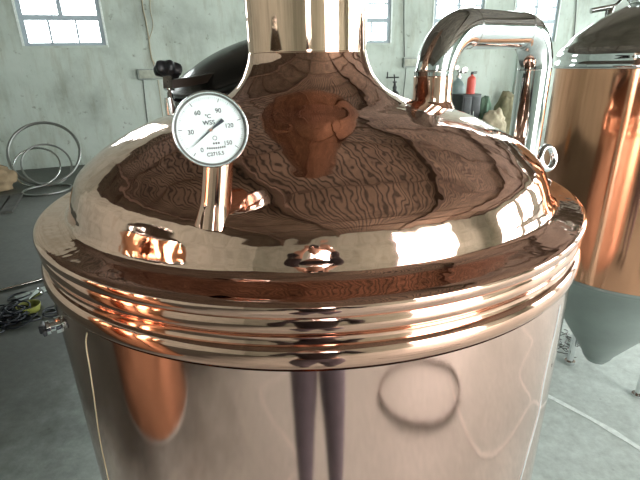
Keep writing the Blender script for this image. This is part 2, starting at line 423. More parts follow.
b = lathe(dense(ring2), 256); obj('groove_ring', b, M_ring, kettle, angle=80)
domep = Kp([(.5445, .278), (.5475, .2735), (.5500, .267), (.5495, .2605), (.546, .2565), (.540, .2545), (.520, .2530), (.503, .2510), (.4945, .2465), (.4895, .2370), (.4860, .2250), (.4805, .2090), (.468, .1850), (.4437, .1635), (.408, .1385),
            (.337, .1045), (.27, .0855), (.21, .0710), (.165, .0500), (.14, .0260), (.127, .0005), (.1209, -.0208)])
b = lathe(dense(domep, 8), 256); obj('dome', b, M_dome, kettle, angle=80)
chp = Kp([(.1209, -.0208), (.1210, -.0218), (.1203, -.0226), (.1202, -.0232), (.1202, -.026), (.1202, -.035), (.1202, -.1), (.1202, -.5), (.1202, -.9)])
b = lathe(chp, 160); obj('chimney', b, M_chim, kettle, angle=60)
def on_dome(x, y):
    """z on the outer dome at world x,y"""
    r = math.hypot(x-KX, y-D)
    L = sorted(dense(domep, 8)); best = None
    for (r0, z0), (r1, z1) in zip(L, L[1:]):
        if r0 <= r <= r1 and r1 > r0: return z0 + (z1-z0)*(r-r0)/(r1-r0)
    return 1.35
KL = Vector((KX, D, 0))
for a in (40, 160, 280):
    c_, s_ = math.cos(math.radians(a)), math.sin(math.radians(a))
    b = tube([(.46*c_, .46*s_, .40), (.47*c_, .47*s_, 0.012)], .035, 20); lathe([(0, .014), (.07, .014), (.07, 0), (0, 0)], 24, Matrix.Translation((.47*c_, .47*s_, 0)), b)
    obj('leg', b, M_steel, kettle)
# weld line / film edge running down the wall on the left and right
def on_wall(x, y, rr=.544*D):
    v = ray(x, y); a = v.x**2+v.y**2; bb = -2*(v.x*KX+v.y*D); cc = KX*KX+D*D-rr*rr
    dsc = max(0, bb*bb-4*a*cc); t = (-bb-math.sqrt(dsc))/(2*a); return v*t + Vector((0, 0, H))
P = [on_wall(*q) - KL for q in ((87, 333), (86, 345), (90, 370), (94, 397), (100, 440), (108, 478))]
o = obj('film_edge', tube(catmull(P + [P[-1]+(P[-1]-P[-2])*3], 6), .0013, 6), plain('yellowed_tape', (.62, .52, .34), .6), kettle); o['label'] = 'yellowish edge of the protective film'
P = [on_wall(*q) - KL for q in ((560, 305), (555, 330), (549, 356), (543, 385), (538, 415), (527, 455))]
o = obj('film_edge', tube(catmull(P + [P[-1]+(P[-1]-P[-2])*3], 6), .0022, 6), plain('clear_film', (.70, .72, .70), .3), kettle); o['label'] = 'pale edge of the protective film'
# socket of the chrome pipe and the thermometer well
pA = dp(432, 97, 1.2); pA = Vector((pA.x, pA.y, 0))
zA = on_dome(pA.x, pA.y)
b = lathe(dense([(.070, zA-.035), (.060, zA-.008), (.0535, zA+.006), (.0512, zA+.02), (.0512, zA+.045), (.0512, zA+.070), (.0505, zA+.0715)], 4), 64, Matrix.Translation(pA - KL))
obj('pipe_socket', b, M_ring, kettle, angle=60)
gB = None
for k in range(400):                      # where the well meets the dome
    q_ = dp(216, 207, .45 + k*.001)
    if q_.z <= on_dome(q_.x, q_.y): gB = Vector((q_.x, q_.y, 0)); break
zG = on_dome(gB.x, gB.y)
gC = ray(211, 130)*(gB.y-.012)/ray(211, 130).y + Vector((0, 0, H))
well_dir = (gC + Vector((.004, .022, -.030)) - Vector((gB.x, gB.y, zG))).normalized()
well_len = (gC + Vector((.004, .022, -.034)) - Vector((gB.x, gB.y, zG))).length
b = lathe(dense([(.030, -.03), (.0255, -.008), (.0232, .004), (.0225, .02), (.0215, well_len-.012)], 4) + [(.017, well_len-.010), (.012, well_len-.004)], 48, frame_to(well_dir, Vector((gB.x, gB.y, zG)) - KL))
obj('thermometer_well', b, M_ring, kettle, angle=60)
# lifting eye on the right of the shoulder
eC = dp(547, 158, 1.24)
b = NB(); R_ = .030
M = frame_to(Vector((.45, -.8, .25)), eC - KL)
lathe([(R_+.009*math.cos(2*PI*k/14), .009*math.sin(2*PI*k/14)) for k in range(14)], 40, M, b, close=True)
o = obj('lifting_eye', b, M_chrome, kettle, angle=180); o['label'] = 'bright steel lifting ring'
base = eC - KL; 
hub = NB(); lathe([(0, .014), (.012, .012), (.016, 0), (.016, -.03), (.022, -.034), (.022, -.10), (0, -.10)], 24, Matrix.Translation(base + Vector((-.018, .01, -.022))), hub); obj('eye_boss', hub, M_chrome, kettle)
# sampling port on the left of the wall
pS = on_wall(57, 325) - KL
az = math.atan2(pS.y, pS.x)
sd = Vector((math.cos(az), math.sin(az), 0))
b = lathe([(.017, -.01), (.017, .003), (.010, .004), (.010, .012), (.014, .013), (.014, .019), (.007, .020), (0, .020)], 24, frame_to(sd, pS)); sp = obj('sample_port', b, M_chrome, kettle)
b = NB(); M = frame_to(sd, pS + sd*.020); box(b, (-.024, -.006, 0), (.024, .006, .007), M); box(b, (-.007, -.007, 0), (.007, .007, .012), M); obj('port_handle', bevelled(b, .002), M_black, sp)
# manhole with its steel lid behind the neck on the left
mC = Vector((-.262, 1.515, 0)); zM = on_dome(mC.x, mC.y)
b = lathe([(.205, zM-.10), (.205, zM+.035), (.215, zM+.038), (.215, zM+.050), (.195, zM+.050), (.195, zM-.02)], 96, Matrix.Translation(mC - KL)); obj('manhole_collar', b, M_lid_dark, kettle)
lidM = frame_to(Vector((-.30, -.28, .92)), Vector((mC.x+.01, mC.y+.02, zM+.150)) - KL)
b = lathe(dense([(.205, -.014), (.222, -.014), (.227, -.004), (.222, .006), (.208, .008), (.19, .012), (.14, .030), (.07, .040), (0.0, .043)], 5), 96, lidM)
lid = obj('manhole_lid', b, plain('lid_reflection_black', (.022, .020, .018), .22), kettle, angle=80); lid['label'] = 'dark steel manhole lid'  # steel lid's dark ceiling reflection painted in as an even black
kn = dp(168, 70, 1.22); kb = dp(170, 106, 1.22)
b = NB()
a0 = dp(166, 85, 1.22) - KL; a1 = dp(250, 64, 1.42) - KL
P = [a0, dp(212, 77, 1.32) - KL, a1 + Vector((0, 0, 0)), a1 + Vector((.10, .05, -.10))]
arm = NB()
for s_ in (0,):
    pts = catmull(P, 8)
    L = []
    for i, p in enumerate(pts):
        t = (pts[min(i+1, len(pts)-1)] - pts[max(i-1, 0)]).normalized(); sd_ = t.cross(Vector((0, 0, 1))).normalized(); u_ = sd_.cross(t)
        L.append([arm.verts.new(p + sd_*x*.012 + u_*z*.011) for x, z in ((-1, -1), (1, -1), (1, 1), (-1, 1))])
    for a, c in zip(L, L[1:]):
        for k in range(4): arm.faces.new((a[k], a[(k+1) % 4], c[(k+1) % 4], c[k]))
    arm.faces.new(L[0][::-1]); arm.faces.new(L[-1])
obj('lid_arm', arm, plain('brown_oxidised_steel', (.055, .036, .026), .5), kettle, angle=30)
kn = kn - KL; kb = kb - KL
b = lathe([(0, 0), (.006, 0), (.006, .02), (.009, .022), (.009, .034), (.006, .036), (.006, (kn-kb).length-.012), (.0, (kn-kb).length-.012)], 20, frame_to(kn-kb, kb))
box(b, (-.012, -.010, .045), (.012, .010, .078), frame_to(kn-kb, kb)); kbt = obj('clamp_bolt', b, M_chrome, kettle)
bk = NB()
for z0, z1, r0 in ((-.016, .016, .0),):
    seg = 72; rings = []
    for z, k in ((-.017, .55), (-.013, .9), (-.004, 1.0), (.006, 1.0), (.013, .92), (.017, .75), (.018, .3)):
        rings.append([bk.verts.new((k*(.034+.005*math.cos(6*2*PI*i/seg))*math.cos(2*PI*i/seg), k*(.034+.005*math.cos(6*2*PI*i/seg))*math.sin(2*PI*i/seg), z)) for i in range(seg)])
    for a, c in zip(rings, rings[1:]):
        for i in range(seg): bk.faces.new((a[i], a[(i+1) % seg], c[(i+1) % seg], c[i]))
    bk.faces.new(rings[0][::-1]); bk.faces.new(rings[-1])
bmesh.ops.transform(bk, matrix=frame_to(kn-kb, kn), verts=bk.verts)
o = obj('clamp_knob', bk, M_black, kettle, angle=50); o['label'] = 'black star-shaped plastic knob'
bl = lathe([(0, .022), (.012, .022), (.014, 0), (.014, -.05), (.020, -.055), (.020, -.085), (0, -.085)], 20, frame_to((0, 0, 1), kb)); obj('bolt_lug', bl, M_steel, kettle)

# ------------------------------------------------------------------ dial thermometer
gz = (Vector((0, 0, H)) - gC).normalized()
gM = frame_to(gz, gC, Vector((1, 0, .07)))
th = empty('dial_thermometer', 'round white-faced dial thermometer with a steel rim, standing on the copper dome', 'thermometer', Vector((gB.x, gB.y, zG+.02)))
def gobj(name, bm, mat, parent=None, **k):
    bmesh.ops.transform(bm, matrix=Matrix.Translation(-th.location) @ gM, verts=bm.verts); return obj(name, bm, mat, parent or th, **k)
RG = 37.5/F*(gC-Vector((0, 0, H))).dot(ray(320, 240).normalized())
case = gobj('case', lathe(dense([(0, -.026), (.03, -.026), (RG*.90, -.022), (RG*.94, -.016), (RG*.95, -.004), (RG*.95, -.002)], 3), 96), M_steel, angle=50)
gobj('bezel', lathe(dense([(RG*.95, -.006), (RG*.99, -.005), (RG, .001), (RG*.99, .006), (RG*.965, .008), (RG*.94, .006), (RG*.925, .0005)], 4), 128), M_chrome, angle=80)
face = gobj('dial_face', lathe([(RG*.90, -.003), (RG*.90, -.0005), (0, -.0005)], 96), M_gauge_face)
gobj('inner_ring', lathe([(RG*.885, -.0004), (RG*.89, .0008), (RG*.935, .0042), (RG*.945, .0042)], 96), M_lid_dark)
# crystal
m = bpy.data.materials.new('gauge_crystal'); m.use_nodes = True; nt = m.node_tree
for q_ in list(nt.nodes): nt.nodes.remove(q_)
oo = nt.nodes.new('ShaderNodeOutputMaterial'); mx = nt.nodes.new('ShaderNodeMixShader'); t_ = nt.nodes.new('ShaderNodeBsdfTransparent'); g_ = nt.nodes.new('ShaderNodeBsdfGlossy')
mx.inputs[0].default_value = .05; g_.inputs['Roughness'].default_value = .03
nt.links.new(t_.outputs[0], mx.inputs[1]); nt.links.new(g_.outputs[0], mx.inputs[2]); nt.links.new(mx.outputs[0], oo.inputs[0])
gobj('crystal', lathe([(RG*.925, .0048), (RG*.925, .0056), (0, .0056)], 96), m)
# tick marks + scale arc (dial print); angles measured clockwise from straight up on the dial
def dirn(a): a = math.radians(a); return math.sin(a), math.cos(a)
b = NB()
def tick(a, r0, r1, w):
    s_, c_ = dirn(a); M = Matrix(((c_, s_, 0, 0), (-s_, c_, 0, 0), (0, 0, 1, 0), (0, 0, 0, 1)))
    box(b, (-w, r0, -.0003), (w, r1, .0002), M)
A0, A1 = -139, 129
for i in range(76):
    a = A0 + (A1-A0)*i/75
    major = i % 15 == 0; mid = i % 5 == 0
    tick(a, RG*(.74 if major else .78 if mid else .80), RG*.84, .00042 if major else .0002 if mid else .00012)
gobj('scale_marks', b, M_ink, face, smooth=False)
def text_mesh(txt, size, x, y, rot=0.0, font_bold=.0, name='lettering'):
    cu = bpy.data.curves.new('t', 'FONT'); cu.body = txt; cu.size = size; cu.align_x = 'CENTER'; cu.align_y = 'CENTER'; cu.extrude = .00012; cu.offset = font_bold
    o = bpy.data.objects.new('t', cu); col.objects.link(o)
    bpy.context.view_layer.update()
    me = bpy.data.meshes.new_from_object(o); bm = NB(); bm.from_mesh(me)
    bpy.data.objects.remove(o); bpy.data.curves.remove(cu); bpy.data.meshes.remove(me)
    bmesh.ops.transform(bm, matrix=Matrix.Translation((x, y, .0001)) @ Matrix.Rotation(rot, 4, 'Z'), verts=bm.verts)
    return gobj(name, bm, M_ink, face, smooth=False)
pxm = RG/37.0
for txt, dx, dy, sz in (('0', -11.5, -18.5, 7), ('30', -19.5, -.5, 7), ('60', -10.5, 17, 7), ('90', 9.5, 17.5, 7), ('120', 18, 2.5, 6.5), ('150', 14.5, -14, 6.5)):
    text_mesh(txt, sz*.88*pxm, dx*pxm, dy*pxm, 0, .00005, 'scale_number')
text_mesh('WSS', 6*pxm, -1*pxm, 7*pxm, 0, .0001); text_mesh('°C', 5.5*pxm, -1*pxm, 13*pxm, 0, .0001)
gobj('dial_mark', lathe([(2.2*pxm, -.0002), (2.2*pxm, .0002), (1.7*pxm, .0002), (1.7*pxm, -.0002)], 32, Matrix.Translation((2.5*pxm, -8*pxm, 0))), M_ink, face, smooth=False)
bd = NB()
for k in range(9): box(bd, ((-6.5+2.1*k)*pxm, (-18.6+.05*(k-4)**2*.6)*pxm, -.0002), ((-5.2+2.1*k)*pxm, (-16.8+.05*(k-4)**2*.6)*pxm, .0002))
for k in range(3): box(bd, ((0+2.4*k)*pxm, -14*pxm, -.0002), ((1.6+2.4*k)*pxm, -12.2*pxm, .0002))
gobj('dial_mark', bd, M_ink, face, smooth=False)
text_mesh('C2715.5', 5*pxm, 1*pxm, -23.5*pxm, .03, .0001)
b = NB()
tx, ty = -23*pxm, -16.5*pxm; hx, hy = 13*pxm, 8.5*pxm
dv = Vector((hx-tx, hy-ty, 0)).normalized(); pv = Vector((-dv.y, dv.x, 0))
for poly in ([Vector((tx, ty, 0)), -pv*.0011 , pv*.0011], [-pv*.0007, Vector((hx, hy, 0))-pv*.0026, Vector((hx, hy, 0))+pv*.0026, pv*.0007]):
    lo = [b.verts.new(p + Vector((0, 0, .0018))) for p in poly]; hi = [b.verts.new(p + Vector((0, 0, .0025))) for p in poly]
    b.faces.new(hi); b.faces.new(lo[::-1])
    for i in range(len(lo)): j = (i+1) % len(lo); b.faces.new((lo[i], lo[j], hi[j], hi[i]))
nd = gobj('needle', b, M_ink, smooth=False)
gobj('needle_hub', lathe([(.0022, 0), (.0022, .0034), (0, .0034)], 24), M_chrome, nd)
# stem joining case and well
s0 = Vector((gB.x, gB.y, zG)) + well_dir*(well_len-.012); s1 = gC - gz*.014
b = tube([s0 - th.location, s0 + well_dir*.012 - th.location, s1 + Vector((0, 0, -.012)) - th.location, s1 - th.location], .010, 24); obj('stem', b, M_chrome, th)

# ------------------------------------------------------------------ polished steel swan-neck pipe
pB = dp(516, 31, 1.42); zt = H + .080
A_ = Vector((pA.x, pA.y, zA+.072)); Bx = dp(535.5, 62, 1.43)
B0 = Vector((Bx.x, Bx.y, .10))
At = Vector((pA.x, pA.y, zt)); Bt = Vector((Bx.x, Bx.y, zt)); hd = (Bt-At).normalized()
def fillet(c, u, v, r, n=20):
    """arc from c-u*r to c+v*r, u and v unit, perpendicular"""
    o = c - u*r + v*r
    return [o + (-v)*r*math.cos(PI/2*i/n) + u*r*math.sin(PI/2*i/n) for i in range(n+1)]
UZ = Vector((0, 0, 1))
path = [A_, A_ + UZ*.01] + fillet(At, UZ, hd, .125) + fillet(Bt, hd, -UZ, .11) + [Bt - UZ*z for z in (.2, .5, .9)] + [Vector((Bt.x, Bt.y, .18))]
pipe = empty('vapour_pipe', 'thick polished steel pipe bent in an arch from the dome down beside the kettle', 'pipe', Vector((Bx.x, Bx.y, 0)))
off = pipe.location
b = tube([p - off for p in path], .0505, 64, caps=False); obj('bent_tube', b, M_chrome, pipe, angle=60)
for p, d in ((A_ + UZ*.012, UZ), (fillet(At, UZ, hd, .125)[-1], hd), (fillet(Bt, hd, -UZ, .11)[0], hd), (fillet(Bt, hd, -UZ, .11)[-1], UZ)):
    b = lathe([(.0500, -.003), (.0512, -.0015), (.0514, 0), (.0512, .0015), (.0500, .003)], 64, frame_to(d, p - off)); obj('weld_bead', b, M_steel, pipe)
b = lathe([(.0, 0), (.11, 0), (.11, .014), (.056, .018), (.053, .19), (.0, .19)], 48); obj('pipe_foot', b, M_steel, pipe)

# ------------------------------------------------------------------ second vessel (right) and the one beside the photographer (left)
def tank(label, x, y, R2=.43, z0=.70, name='storage_tank'):
    root = empty(name, label, 'tank', (x, y, 0))
    z1 = 1.612; k = R2/.43; zz = z0/.70
    b = lathe([(R2, z0), (R2, (z0+z1)/2), (R2, z1)], 160); obj('copper_jacket', b, M_cu2, root)
    b = lathe(dense([(R2+.001, z1-.004), (R2+.008, z1), (R2+.009, z1+.012), (R2+.004, z1+.03), (R2+.003, z1+.055), (R2-.012, z1+.078)], 4), 160); obj('steel_band', b, M_chrome, root, angle=60)
    b = lathe(dense([(R2-.012, z1+.078), (R2-.03, z1+.095), (.37*k, z1+.135), (.28*k, z1+.20), (.19*k, z1+.245), (.185*k, z1+.25)], 5), 160); obj('steel_dome', b, M_lid, root, angle=60)
    b = lathe(dense([(.185*k, z1+.25), (.195*k, z1+.262), (.195*k, z1+.275), (.17*k, z1+.285), (.08, z1+.30), (0, z1+.305)], 4), 96); obj('tank_lid', b, M_chrome, root, angle=60)
    b = lathe(dense([(R2+.001, z0+.004), (R2+.005, z0-.004), (R2-.004, z0-.02), (.40*k, z0-.05*zz), (.22*k, z0-.34*zz), (.09*k, z0-.54*zz), (.07*k, z0-.58*zz), (.05*k, z0-.61*zz)], 5) + [(0, z0-.61*zz)], 128); obj('cone_bottom', b, M_film, root, angle=60)
    for a in (165, 302, 50):
        c_, s_ = math.cos(math.radians(a)), math.sin(math.radians(a)); rr = .23*k
        b = tube([(rr*c_, rr*s_, z0-.33*zz), (rr*c_, rr*s_, 0)], .013, 16); lathe([(0, .0), (.026, 0), (.026, .012), (0, .012)], 20, Matrix.Translation((rr*c_, rr*s_, 0)), b); obj('leg', b, M_chrome, root)
    return root, z1
az2 = math.radians(36.2)
t2, z2 = tank('copper-clad tank with a grey steel domed top behind the kettle on the right', 2.57*math.sin(az2), 2.57*math.cos(az2))
b = tube([(-.085, .085, .34), (-.085, .085, .02)], .017, 20); lathe([(0, 0), (.028, 0), (.028, .02), (0, .02)], 24, Matrix.Translation((-.085, .085, 0)), b); obj('drain_pipe', b, M_chrome, t2)
# clamp handle and curved arm on its lid
def loc2(x, y, d): return dp(x, y, d) - t2.location
b = tube([loc2(591, 11, 2.1), loc2(612, 7, 2.1)], .012, 16); tube([loc2(612, 7, 2.1), loc2(606, 24, 2.1)], .012, 14, bm=b); obj('lid_clamp', b, M_steel, t2)
b = tube(catmull([loc2(606, 20, 2.12), loc2(608, 8, 2.12), loc2(617, 4, 2.12), loc2(628, -8, 2.13), loc2(640, -14, 2.15), loc2(656, -8, 2.2), loc2(665, 10, 2.25)], 8), .007, 12); obj('lid_arm', b, M_lid_dark, t2)
b = tube(catmull([loc2(634, 8, 2.1), loc2(638, -3, 2.1), loc2(645, -6, 2.12), loc2(653, -1, 2.15), loc2(658, 10, 2.2)], 8), .006, 12); obj('lid_handle', b, M_chrome, t2)
t3, _ = tank('copper-clad tank on the left beside the photographer, seen only mirrored in the kettle wall', -1.72, .10, .50, .14)

# ------------------------------------------------------------------ hoops by the left wall
def hoop(name, base, top, rad, tr, mat, label, roll=0.0):
    base, top = Vector(base), Vector(top); c = (base+top)/2; v = (top-base).normalized()
    side = v.cross(Vector((0, 0, 1))); 
    if side.length < .05: side = Vector((1, 0, 0))
    side = side.normalized(); side = (Matrix.Rotation(roll, 3, v) @ side)
    P = [side*rad*math.cos(2*PI*k/72) + v*rad*math.sin(2*PI*k/72) for k in range(72)]
    o = obj(name, tube(P, tr, 10, closed=True), mat, loc=c + Vector((0, 0, 0)), angle=180)
    tag(o, label, 'hoop', 'metal hoops by the left wall'); return o
M_hoop = metalmat('hoop_steel', (.62, .64, .62), .25)
M_hoop_d = metalmat('hoop_steel_dull', (.36, .37, .35), .4)
def lean(px, py, rad, toward, ang, tr, mat, label, roll=0.0):
    B = fl(px, py); B.z = tr
    d = Vector((math.sin(toward), math.cos(toward), 0))
    T = B + (d*math.sin(ang) + Vector((0, 0, math.cos(ang))))*2*rad
    return hoop('steel_hoop', B, T, rad, tr, mat, label, roll)
lean(48, 185, .50, math.radians(-18), math.radians(30), .022, M_hoop_d, 'largest dull steel hoop leaning against the pale left wall')
lean(38, 187, .325, math.radians(-18), math.radians(38), .014, M_hoop, 'small bright steel hoop leaning frontmost, before the large hoop')
lean(47, 186, .335, math.radians(-10), math.radians(34), .014, M_hoop_d, 'middle steel hoop between the large hoop and the small bright one', .35)
c = fl(48, 190.5); o = obj('steel_hoop', tube([((.32)*math.cos(a*PI/36), .32*math.sin(a*PI/36), .016) for a in range(72)], .014, 10, closed=True), M_hoop_d, loc=(c.x, c.y, 0), angle=180)
tag(o, 'steel hoop lying flat on the floor below the leaning hoops', 'hoop', 'metal hoops by the left wall')

# ------------------------------------------------------------------ things lying on the left floor
p = fl(2, 186); o = blob('cloth_bundle', (.50, .28, .26), M_tan, seed=2, loc=(p.x-.14, p.y-.22, 0)); tag(o, 'tan cloth bundle slumped on the floor at the left edge, before the wall', 'bundle')
p = fl(3, 199); b = NB()
rr = random.Random(3)
for k in range(7):
    x = -.4 + .16*k; box(b, (x-.07, -.45, .0), (x+.06, .45+.08*rr.random(), .022+.01*rr.random()), Matrix.Rotation(.04*rr.uniform(-1, 1), 4, 'Z'))
o = obj('board_stack', b, plain('dark_boards', (.09, .09, .08), .8, var=.3), loc=(p.x-.2, p.y-.5, 0), smooth=False); o.rotation_euler = (0, 0, .4); tag(o, 'dark flat boards lying on the floor below the tan bundle', 'boards')
# crumpled black netting: a heap of looped cord
p = fl(4, 318); rr = random.Random(11); b = NB()
for k in range(46):
    cx_, cy_ = rr.gauss(0, .12), rr.gauss(0, .09); r_ = rr.uniform(.03, .08); hz = rr.uniform(.012, .06)*max(.2, 1-(cx_**2+cy_**2)*12)
    tl = rr.uniform(-.5, .5)
    tube([(cx_+r_*math.cos(a*PI/8), cy_+r_*math.sin(a*PI/8), max(.007, hz+tl*r_*math.cos(a*PI/8+k))) for a in range(16)], .006, 6, closed=True, bm=b)
o = obj('cord_heap', b, plain('black_cord', (.012, .015, .022), .45), loc=(p.x, p.y, 0), angle=180); tag(o, 'crumpled heap of black looped cord on the floor at the left edge', 'cord')
p = fl(30, 311); b = lathe(dense([(0, .012), (.05, .010), (.062, .016), (.075, .05), (.08, .052), (.078, .044), (.068, .006), (.06, 0), (0, 0)], 3), 40)
bw = obj('bowl', b, M_yellow, loc=(p.x, p.y, 0)); tag(bw, 'small yellow-green plastic bowl on the floor beside the black cord heap', 'bowl')
p = fl(31, 303); b = lathe([(0, 0), (.012, 0), (.030, .07), (.032, .10), (.028, .104), (0, .104)], 20, frame_to((.5, .25, .35), (0, 0, .03))); o = obj('metal_fitting', b, M_chrome, loc=(p.x, p.y, 0)); tag(o, 'small shiny steel fitting lying behind the yellow-green bowl', 'fitting')
p = fl(42, 291); b = NB(); box(b, (-.18, -.045, 0), (.22, .045, .014)); o = obj('plastic_strip', bevelled(b, .003), M_lightbar, loc=(p.x, p.y, 0)); o.rotation_euler = (0, 0, .85); tag(o, 'pale flat strip lying on the floor close to the kettle wall, above the bowl', 'strip')
p = fl(28, 297); b = tube([(-.42, -.3, .013), (.42, .3, .013)], .012, 10); o = obj('steel_rod', b, M_steel, loc=(p.x-.05, p.y+.30, 0)); o.rotation_euler = (0, 0, .10); tag(o, 'thin steel rod lying on the left floor behind the black cord heap', 'rod')

# rusty hose loop on the floor to the right of the photographer (mirrored in the kettle wall)
lp = [(1.55, -.08), (1.31, -.06), (1.04, -.26), (.80, -.52), (.74, -.74), (.99, -.84), (1.34, -.70), (1.60, -.35)]
P = catmull([(x, y, .010) for x, y in lp], 10, closed=True); cen = Vector((1.17, -.44, 0))
o = obj('hose_loop', tube([Vector(p) - cen for p in P], .010, 12, closed=True), M_rust, loc=cen, angle=180); tag(o, 'brown hose loop on the floor, mirrored as an oval in the kettle wall', 'hose')
# wire scrap by the tank's foot
p = fl(563, 346); rr = random.Random(5); b = NB()
for k in range(26):
    q0 = Vector((rr.gauss(0, .05), rr.gauss(0, .05), rr.uniform(.005, .05))); P = [q0]
    dd = Vector((rr.gauss(0, 1), rr.gauss(0, 1), rr.gauss(0, .4))).normalized()
    for s_ in range(7):
        dd = (dd + Vector((rr.gauss(0, .6), rr.gauss(0, .6), rr.gauss(0, .3)))).normalized(); nx = P[-1] + dd*.016; nx.z = min(.07, max(.004, nx.z)); P.append(nx)
    tube(P, .0026, 5, bm=b)
o = obj('swarf_tangle', b, plain('dark_swarf', (.10, .10, .09), .35, .7), loc=(p.x, p.y, 0)); tag(o, 'small tangle of metal shavings on the floor below the copper-clad tank', 'scrap')

# ------------------------------------------------------------------ things on and before the back wall
def wall_box(px0, py0, px1, py1, label):
    a, c = wl(px0, py0), wl(px1, py1)
    t0, t1 = (a-WP).dot(WU), (c-WP).dot(WU); w = abs(t1-t0)
    zc = (a.z+c.z)/2; h = abs(a.z-c.z)
    M = Matrix.Translation(rm((t0+t1)/2, 0, zc)) @ Matrix.Rotation(RZ, 4, 'Z')
    root = empty('junction_box', label, 'junction box', group='electrical boxes on the back wall'); root.matrix_world = M
    b = NB(); box(b, (-w/2, -.09, -h/2), (w/2, -.001, h/2)); obj('box_body', bevelled(b, .006), M_box, root)
    b = NB(); box(b, (-w/2+.025, -.097, -h/2+.025), (w/2-.025, -.089, h/2-.025)); obj('box_cover', bevelled(b, .003), plain('box_cover', (.42, .44, .36), .45, var=.2, vscale=10), root)
    return root
wall_box(137, 69, 168, 79, 'wide grey-green junction box on the back wall between the left window and the neck')
wall_box(402, 58, 417, 67, 'small grey-green junction box on the back wall below the second window')
def wire(pix, r, mat, label, off=.02):
    P = [wl(x, y, off) for x, y in pix]; P = catmull(P, 8); o0 = P[-1].copy()
    o = obj('wall_cable', tube([q_ - o0 for q_ in P], r, 8), mat, loc=o0); tag(o, label, 'cable', 'cables on the back wall'); return o
wire([(142, -40), (142, 0), (146, 22), (149, 40), (151, 55), (155, 68)], .013, M_cable, 'tan cable hanging down to the wide junction box, left strand')
wire([(152, -40), (150, 5), (153, 25), (149, 42), (152, 58), (158, 68)], .008, M_cable, 'thin tan cable crossing the other one above the wide junction box')
wire([(143, 80), (145, 100), (149, 135)], .010, M_cable_d, 'dark cable dropping from the left end of the wide junction box')
wire([(158, 80), (160, 95), (164, 125)], .008, M_cable, 'thin pale cable dropping from the middle of the wide junction box')
wire([(404, -40), (404, 0), (404, 30), (404.5, 57)], .010, M_cable_d, 'straight cable running down to the small junction box')
wire([(406, 67), (405, 80), (403, 100), (404, 112)], .008, M_cable_d, 'dark cable dropping below the small junction box')
wire([(577, -40), (576, 10), (573, 45)], .012, M_cable_d, 'thin dark cable on the wall beside the far right window')

def gas(pt, h, r, mat, label, valve):
    root = empty('gas_cylinder', label, 'gas cylinder', pt)
    obj('bottle', lathe(dense([(0, 0), (r*.98, 0), (r, .03), (r, h*.80), (r*.93, h*.87), (r*.6, h*.94), (r*.32, h*.97), (r*.3, h)], 4), 40), mat, root)
    obj('valve_cap', lathe([(r*.34, h), (r*.34, h+.05), (.03, h+.06), (.022, h+.12), (.045, h+.125), (.045, h+.15), (0, h+.155)], 24), M_steel if valve else M_cab, root)
    return root
# grey cylinder, regulator on top, close to the back wall (seen through the pipe arch)
tgt = wl(456, 108, .30); g1 = gas((tgt.x, tgt.y, 0), 1.30, .16, M_cyl, 'grey gas cylinder with a valve on top, seen through the pipe arch', True)
b = lathe([(0, -.03), (.07, -.03), (.075, 0), (.07, .03), (0, .03)], 24, Matrix.Translation((.10, -.06, 1.46)) @ Matrix.Rotation(PI/2, 4, 'X')); tube([(0, 0, 1.40), (.10, -.04, 1.44)], .02, 10, bm=b); obj('regulator', b, M_lid_dark, g1)
b = lathe([(0, -.03), (.05, -.03), (.055, 0), (.05, .03), (0, .03)], 24, Matrix.Translation((-.08, -.06, 1.52)) @ Matrix.Rotation(PI/2, 4, 'X')); tube([(0, 0, 1.42), (-.08, -.04, 1.52)], .02, 10, bm=b); obj('pressure_gauge', b, M_lid_dark, g1)
tgt = wl(394.5, 92, .35); zc = tgt.z
g2 = gas((tgt.x, tgt.y, 0), 1.13, .13, M_cab, 'dark gas cylinder with a cross handle on its valve, below the second window', False)
b = tube([(0, 0, 1.25), (-.02, 0, 1.42)], .014, 8); tube([(-.19, 0, 1.36), (.08, 0, 1.36)], .014, 8, bm=b); tube([(-.16, 0, 1.34), (-.16, 0, 1.47)], .014, 8, bm=b); obj('valve_handle', b, M_cab, g2)
# red bottle standing on the black cabinet
tgt = wl(465, 92, .65); 
tb = (tgt-WP).dot(WU); w = .46
root = empty('control_cabinet', 'black upright cabinet against the back wall, seen through the pipe arch', 'cabinet', rm(tb, .70), rz=RZ)
hz = tgt.z
tz = wl(464, 93.5, .55).z
b = NB(); box(b, (-w/2, -.22, 0), (w/2, .22, tz)); obj('cabinet_body', bevelled(b, .01), M_cab, root)
b = NB(); box(b, (-w/2+.03, -.235, .05), (-.01, -.221, tz-.05)); d1 = obj('cabinet_door', bevelled(b, .004), M_cab, root)
b = NB(); box(b, (.01, -.235, .05), (w/2-.03, -.221, tz-.05)); d2 = obj('cabinet_door', bevelled(b, .004), M_cab, root)
b = NB(); box(b, (-.05, -.25, tz*.55), (-.035, -.236, tz*.65)); obj('door_handle', b, M_steel, d1)
b = NB(); box(b, (.035, -.25, tz*.55), (.05, -.236, tz*.65)); obj('door_handle', b, M_steel, d2)
te = tb + .12
ex = empty('fire_extinguisher', 'red fire extinguisher standing on top of the black cabinet', 'fire extinguisher', rm(te, .68, tz+.0015))
obj('bottle', lathe(dense([(0, 0), (.088, 0), (.09, .02), (.09, .27), (.075, .33), (.03, .37), (.025, .39)], 4), 32), M_red, ex)
b = lathe([(0, .39), (.03, .39), (.03, .43), (0, .43)], 16); box(b, (-.02, -.015, .43), (.10, .015, .45)); box(b, (-.02, -.012, .405), (.09, .012, .42)); obj('trigger', b, M_cab, ex)
